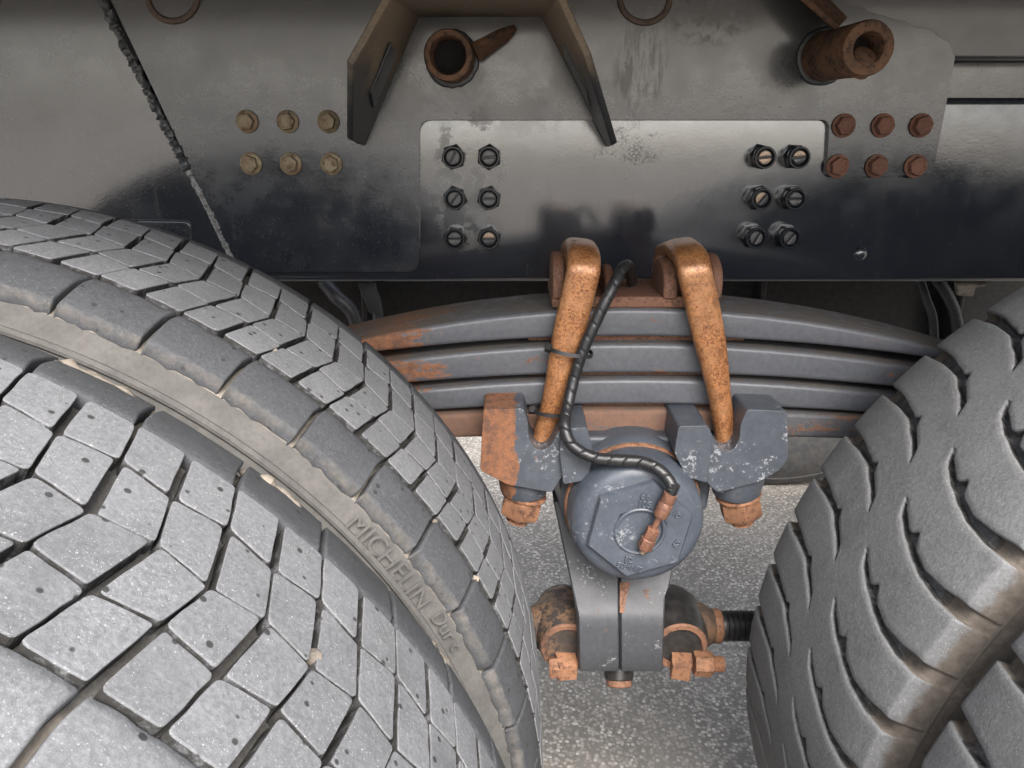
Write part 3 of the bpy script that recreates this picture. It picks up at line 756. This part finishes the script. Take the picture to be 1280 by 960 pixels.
NP = 53                         # shoulder pitches round the tyre, two blocks each
PU = 2*math.pi*RT/NP
CB = [-.0815+VC, -.041+VC, VC, .041+VC, .082+VC]
def sv(v): return .018*min(1.15, abs(v-VC)/.085)
def blockmesh(col, half, flip, seed):
    "one worn parallelogram block; gaps on its two lateral sides alternate wide and narrow"
    rg = random.Random(seed)
    va, vb = CB[col]+.0012, CB[col+1]-.0012
    par = (col+half+flip) % 2
    g0, g1 = (.0027, .0009) if par else (.0009, .0027)
    u0, u1 = half*PU/2, (half+1)*PU/2
    z0 = .0034 if par else -.0034
    def pt(u, v): return Vector((u, v))
    zz = .0021*(1 if (half+flip) % 2 else -1)
    za, zb2 = (0 if col == 0 else zz*(1 if col % 2 else -1)), (0 if col == 3 else zz*(-1 if col % 2 else 1))
    c4 = [pt(u0+g0+sv(va), va+za), pt(u1-g1+sv(va), va-za), pt(u1-g1+sv(vb), vb-zb2), pt(u0+g0+sv(vb), vb+zb2)]
    c4 = [p+Vector((rg.uniform(-1, 1)*.0004, rg.uniform(-1, 1)*.0003)) for p in c4]
    out = []
    for i in range(4):
        p, a, b = c4[i], c4[i-1]-c4[i], c4[(i+1) % 4]-c4[i]; r = rg.uniform(.0018, .0045)
        A, B = p+a.normalized()*r, p+b.normalized()*r
        for k in range(4):
            t = k/3; out.append(A*(1-t)**2+p*2*t*(1-t)+B*t*t)
        for t in (.35, .65):
            q = p.lerp(c4[(i+1) % 4], t); out.append(q+Vector((rg.uniform(-1, 1), rg.uniform(-1, 1)))*.0004)
    cen = sum(out, Vector((0, 0)))/len(out); n = len(out); tilt = rg.uniform(-1, 1)*.0005
    rings = [(1.0, -GD-.002), (1.0, -.0012), (1.0, -.0007), (.992, -.0002), (.97, 0)]
    v = []
    for s_, h in rings:
        for p in out:
            q = cen+(p-cen)*s_; v.append(cyl(q.x, q.y, RT-drop(q.y)+h+tilt))
    q = cen; v.append(cyl(q.x, q.y, RT-drop(q.y)+.0002+tilt))
    f = []
    for r in range(len(rings)-1):
        for i in range(n): f.append((r*n+i, r*n+(i+1) % n, (r+1)*n+(i+1) % n, (r+1)*n+i))
    b = (len(rings)-1)*n; f += [(b+i, b+(i+1) % n, len(v)-1) for i in range(n)]
    return v, f
def shoulder_mesh(side, seed, stretch=1.0):
    rg = random.Random(seed)
    if side < 0: va, vb = -.128+VC, CB[0]-.0012
    else: va, vb = CB[-1]+.0012, .128+VC
    nu, nv = 15, 12; v = []; f = []; at = []
    g = .0019; gs = [0, .012, .035]+[k/(nu-6)*.88+.06 for k in range(1, nu-6)]+[.965, .988, 1]
    nu = len(gs)
    gv = [0, .03, .08, .17, .28, .4, .52, .64, .76, .87, .95, .985, 1]; nv = len(gv)
    jit = [rg.uniform(-1, 1) for _ in range(nu)]
    for a in gs:
        for b in gv:
            e = min(a, 1-a); vv = va+(vb-va)*b
            outer = (1-b) if side > 0 else b
            u = g+(PU-2*g)*a+sv(vv)
            edge_in = (1-b) if side < 0 else b       # distance to the inner edge
            j = jit[gs.index(a)]
            if outer < .12: vv += side*j*.0013
            h = 0
            if a in (0, 1): h -= .0020
            if edge_in < .02 or edge_in < .06: h -= .0022 if edge_in < .02 else .0008
            h += -.0016*max(0, 1-edge_in/.3)*abs(j)*1.0
            if outer < .01: h -= .004
            v.append(cyl(u, vv, RT-drop(vv)+h)); at.append(max(0, 1-outer*8)*.6)
    idx = lambda i, k: i*nv+k
    for i in range(nu-1):
        for k in range(nv-1): f.append((idx(i, k), idx(i+1, k), idx(i+1, k+1), idx(i, k+1)))
    bd = [idx(i, 0) for i in range(nu)]+[idx(nu-1, k) for k in range(1, nv)]+[idx(i, nv-1) for i in range(nu-2, -1, -1)]+[idx(0, k) for k in range(nv-2, 0, -1)]
    m = len(v)
    for q in bd:
        x, y, z = v[q]; r = math.hypot(x, z); k_ = (r-GD-.003)/r; v.append((x*k_, y, z*k_)); at.append(.1)
    for i in range(len(bd)): f.append((bd[i], bd[(i+1) % len(bd)], m+(i+1) % len(bd), m+i))
    return v, f, at
_cache = {}
def seedof(k): return k[0]*97+k[1]*31+k[2]*7+k[3]*1013
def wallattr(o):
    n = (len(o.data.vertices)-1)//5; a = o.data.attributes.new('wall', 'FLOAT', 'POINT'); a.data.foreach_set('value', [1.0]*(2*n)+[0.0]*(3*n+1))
def block_tyre(name, label, x, y, flip, spin, arc):
    t = thing(name, label, 'wheel', (x, y, ZC), 'block-tread wheels of the left axle')
    root = t; t = tyre_carcass(t, 'side_pale', 'groove', lambda v: RT-drop(v)-GD)
    rest_v, rest_f = [], []
    for i in range(NP):
        th = (spin+i*PU/RT) % (2*math.pi); deg = (math.degrees(th)+180) % 360-180
        vis = arc[0] <= deg <= arc[1]
        M_ = Matrix.Rotation(-th, 4, 'Y')
        for col in range(4):
            for half in (0, 1):
                k = (col, half, flip, i % 4)
                if vis:
                    if k not in _cache:
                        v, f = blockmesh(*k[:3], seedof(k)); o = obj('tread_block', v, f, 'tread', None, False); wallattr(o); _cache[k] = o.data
                    else:
                        o = bpy.data.objects.new('tread_block', _cache[k]); C.objects.link(o)
                    o.parent = t; o.rotation_euler = (0, -th, 0)
                else:
                    v, f = blockmesh(*k[:3], seedof(k)); n0 = len(rest_v)
                    rest_v += [tuple(M_ @ Vector(q)) for q in v]; rest_f += [tuple(a+n0 for a in q) for q in f]
        for side in (-1, 1):
            k = ('s', side, i % 5, flip if side < 0 else 0)
            if k not in _cache:
                v, f, at = shoulder_mesh(side, 77+i*3+side); o = obj('shoulder_block', v, f, 'shoulder_pale' if k[3] else 'shoulder', None, True)
                for md in list(o.modifiers): o.modifiers.remove(md)
                a = o.data.attributes.new('dirt', 'FLOAT', 'POINT'); a.data.foreach_set('value', at)
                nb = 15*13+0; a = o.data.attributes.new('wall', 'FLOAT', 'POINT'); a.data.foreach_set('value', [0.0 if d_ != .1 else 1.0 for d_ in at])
                _cache[k] = o.data
            else:
                o = bpy.data.objects.new('shoulder_block', _cache[k]); C.objects.link(o)
            o.parent = t; o.rotation_euler = (0, -th, 0)
    if rest_v:
        o = obj('tread_blocks', rest_v, rest_f, 'tread', None, False); o.parent = t; o['kind'] = 'stuff'
    return t
# u = angle * radius measured from +X upwards; block lattice phase read off the photograph
SP = lambda u: (u/RT)
tL1 = block_tyre('truck_wheel', 'inner block-tread tyre with pale dusty lettered sidewall, beside the leaf spring', XL, YI, 0, SP(.4325-.0005), (-40, 125))
tL2 = block_tyre('truck_wheel', 'outer block-tread tyre, paler and cleaner, with stones wedged in its grooves' if False else 'outer block-tread tyre of the pair, pale grey worn blocks with caked mud at the edge', XL, YI-DS, 1, SP(.4505-.0005), (-40, 125))
# raised lettering on the inner tyre's sidewall
def side_text(t, txt, size, r0, th0, yoff):
    v, f = text_mesh(txt, size, .0003); vv = []
    for a in v:
        r = r0+a.y; th = th0-a.x/r0
        yy = -(.1435+(.5020-r)*.32)+VC
        vv.append((r*math.cos(th), yy-a.z+yoff, r*math.sin(th)))
    o = obj('sidewall_lettering', vv, f, 'side_pale', None, False); o.parent = t
def onside(px, py, xc, y):
    p = P(px, py, y); return math.hypot(p.x-xc, p.z-ZC), math.atan2(p.z-ZC, p.x-xc)
ra, ta = onside(487, 711, XL, YI-.145); rb, tb_ = onside(558, 801, XL, YI-.146)
side_text(tL1, 'MICHELIN', .0208, ra, ta, -.0002)
side_text(tL1, 'Dur c', .0165, rb, tb_, -.0002)

# dried mud caked on the outer tyre's far shoulder
def mudlump(t, u0, u1, v0, seed, wid=.012):
    rg = random.Random(seed); path = []; n = 14; rad = []
    for k in range(n):
        u = u0+(u1-u0)*k/(n-1); vv = v0+rg.uniform(-1, 1)*.002
        path.append(Vector(cyl(u, vv, RT-drop(vv)-.006))); e = min(1, min(k, n-1-k)/4); rad.append((.0016+wid*rg.uniform(.45, 1.0)*.8)*e+.0006)
    path = catmull(path, 4); rad = [rad[i//4]*(1-(i % 4)/4)+rad[min(i//4+1, len(rad)-1)]*((i % 4)/4) for i in range(len(path))]
    o = sweep('mud_cake', path, lambda i, m: ring(rad[i], rad[i]*.8, 2, 12), 'mud', None, up=Vector((0, 1, 0))); o.parent = t
for a, b, s_ in ((.415, .475, 3), (.53, .62, 5), (.262, .30, 9)): mudlump(tL2, a, b, VC+.122, s_, .010)
# small stones wedged in the grooves
def stone(t, u, v, r, seed, lab=None):
    rg = random.Random(seed); bm = bmesh.new(); bmesh.ops.create_icosphere(bm, subdivisions=2, radius=r)
    c_ = Vector(cyl(u, v, RT-drop(v)-.003)); vv = [tuple(c_+q.co*rg.uniform(.75, 1.15)) for q in bm.verts]; ff = [tuple(x.index for x in q.verts) for q in bm.faces]; bm.free()
    o = obj('wedged_stone', vv, ff, 'mud', None); o.parent = t
stone(tL1, .5075, -.05, .0030, 1); stone(tL1, .318, -.082, .0026, 2); stone(tL1, .253, -.08, .0034, 3); stone(tL1, .49, .045, .0028, 4); stone(tL2, .385, .012, .0045, 5)

# lug tyres
NL = 57; PL = 2*math.pi*RT/NL
KV = [(-.135, .037), (-.113, .039), (-.088, .038), (-.070, .033), (-.046, .024), (-.025, .013), (-.016, .002), (0, -.012), (.017, -.027), (.020, -.035), (.043, -.048), (.067, -.060), (.099, -.0655), (.135, -.067)]
def lugc(v):
    if v <= KV[0][0]: return KV[0][1]
    for (a, x), (b, y) in zip(KV, KV[1:]):
        if v <= b:
            t = (v-a)/(b-a); t = t*t*(3-2*t)*.5+t*.5; return x+(y-x)*t
    return KV[-1][1]
def hw(v):
    a = abs(v)
    if a < .016: return 0.0
    q = min(1, (a-.016)/.004); w_ = .0029*math.sqrt(q)
    if v < -.09: w_ += .0032*min(1, (-.09-v)/.04)
    if v > .075: w_ += .003*min(1, (v-.075)/.04)
    return w_
def lug_mesh(seed):
    rg = random.Random(seed)
    vs_ = [-.1385+.277*k/92 for k in range(93)]; vs_ = [-.1462, -.1452, -.1435, -.1412]+vs_+[.1412, .1435, .1452, .1462]
    v = []; f = []; at = []; wa = []
    wall = .0013
    for vv in vs_:
        c_ = lugc(vv); h = max(.0004, hw(vv))
        hl = h; hr = h
        # spurs: little pockets beside the groove
        sp1 = max(0, 1-abs(vv+.056)/.009)*.010; sp2 = max(0, 1-abs(vv-.052)/.008)*.009
        hr_ = hr+sp2*0; hl_ = hl
        lo = hr+sp1*0; 
        us = []
        # lug from its groove at u=0 (right flank) to the next at u=PL
        a0 = hl+sp2*0+0.0; a1 = PL-hr
        a0 += 0; 
        a1 -= sp2*1.0          # far pocket bites the lug above
        a1 -= 0
        a0 += 0
        b1 = sp1               # near pocket bites the same side as the lower lug
        a1 -= b1*1.0
        inner = [0.0, a0*.55, a0, a0+wall*.45*(1 if h > 0 else 1), a0+wall, a0+wall+.0016]
        m = 9; st, en = inner[-1], a1-wall-.0016
        inner += [st+(en-st)*k/m for k in range(1, m)]
        inner += [en, a1-wall, a1-wall*.45, a1, a1+(PL-a1)*.45, PL]
        gd = GD*min(1, max(0, h-.0004)/.0026)*max(0, 1-max(0, abs(vv)-.1425)/.0037)
        lev = [1, 1, 1, .5, .09, 0]+[0]*(m-1)+[0, .09, .5, 1, 1, 1]
        dr = .0014*(min(abs(vv), .1)/.1)**2+.0055*max(0, (abs(vv)-.085)/.05)**2+.040*max(0, (abs(vv)-.1375)/.0087)**2
        for u, l in zip(inner, lev):
            v.append(cyl(u+c_, vv+VC, RT-dr-gd*l)); 
            dd = 0
            if l > .4: dd = .15+.8*max(0, (abs(vv)-.095)/.03)
            if abs(vv) > .139: dd = max(dd, (abs(vv)-.139)/.004*.8)
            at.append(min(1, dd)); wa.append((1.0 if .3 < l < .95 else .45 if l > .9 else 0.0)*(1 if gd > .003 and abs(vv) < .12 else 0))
        k = len(inner)
    for i in range(len(vs_)-1):
        for q in range(k-1): f.append((i*k+q, i*k+q+1, (i+1)*k+q+1, (i+1)*k+q))
    return v, f, at, wa
def lug_tyre(name, label, x, y, spin):
    t = thing(name, label, 'wheel', (x, y, ZC), 'lug-tread wheels of the right axle')
    root = t; t = tyre_carcass(t, 'side_brown', 'groove', lambda v: RT-.020-.006*(abs(v-VC)/.128)**2)
    for i in range(NL):
        th = spin+i*PL/RT
        if 'lug' not in _cache:
            v, f, at, wa = lug_mesh(3); o = obj('tread_lug', v, f, 'lug', None, True)
            for md in list(o.modifiers): o.modifiers.remove(md)
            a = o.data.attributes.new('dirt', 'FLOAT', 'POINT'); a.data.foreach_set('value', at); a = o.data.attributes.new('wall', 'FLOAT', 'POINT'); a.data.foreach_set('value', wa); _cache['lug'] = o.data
        else:
            o = bpy.data.objects.new('tread_lug', _cache['lug']); C.objects.link(o)
        o.parent = t; o.rotation_euler = (0, -th, 0)
    return t
tR1 = lug_tyre('truck_wheel', 'inner lug-tread tyre with curved grooves, beside the leaf spring end', XR, YI, SP(1.414))
tR2 = lug_tyre('truck_wheel', 'outer lug-tread tyre of the pair, only a grey lug corner showing', XR, YI-DS, SP(1.395))
ft = thing('truck_wheel', 'dark grimy tyre standing on the far side under the chassis', 'wheel', (.86, 1.25, ZC))
tyre_carcass(ft, 'side_dark', 'groove', lambda v: RT-.004-.008*(abs(v-VC)/.128)**2)

# ================================================================== things in the dark under the rail
xm = thing('cross_member', 'grimy steel cross member under the chassis between the rails', 'cross member', (.25, .5, .93))
box('beam', (-1.6, .30, .70), (1.8, .36, 1.18), 'under', xm, .008)
box('beam_flange', (-1.6, .24, .685), (1.8, .36, .699), 'under', xm, .004)
for k in range(6): box('rib', (-.65+k*.37, .245, .701), (-.64+k*.37, .299, 1.17), 'under', xm, .003)
for pts, r, lab in (
    ([P(405, 352, .14), P(420, 370, .12), P(440, 390, .12), P(452, 425, .12)], .012, 'dark air hose hanging below the rail beside the tyre'),
    ([P(458, 352, .1), P(467, 368, .09), P(472, 388, .09), P(474, 420, .09)], .009, 'thin dark hose hanging beside a pale bracket below the rail'),
    ([P(1150, 350, .1), P(1158, 375, .1), P(1166, 398, .1), P(1168, 440, .1)], .007, 'thin dark hose hanging below the rail near the spring end'),
    ([P(1172, 350, .08), P(1186, 372, .08), P(1195, 396, .08), P(1200, 440, .08)], .009, 'dark corrugated hose hanging below the rail near the lug tyre')):
    o = tube('air_hose', catmull(pts, 8), lambda i, n, r=r: r*(1+.06*(i % 2)), 'hosedark'); tag(o, lab, 'hose')
cb = tag(plate('hose_bracket', [P(446, 353, .06), P(470, 353, .06), P(474, 392, .06), P(462, 392, .06)], .006, 'bracket', None), 'pale dusty bracket hanging under the rail beside hoses', 'bracket')
cl = tag(plate('cable_clip', [P(1196, 352, .03), P(1236, 352, .03), P(1232, 358, .03), P(1220, 360, .03), P(1217, 371, .03), P(1198, 370, .03)], .01, 'mud', None), 'pale muddy clip hanging under the rail by the lug tyre', 'clip')
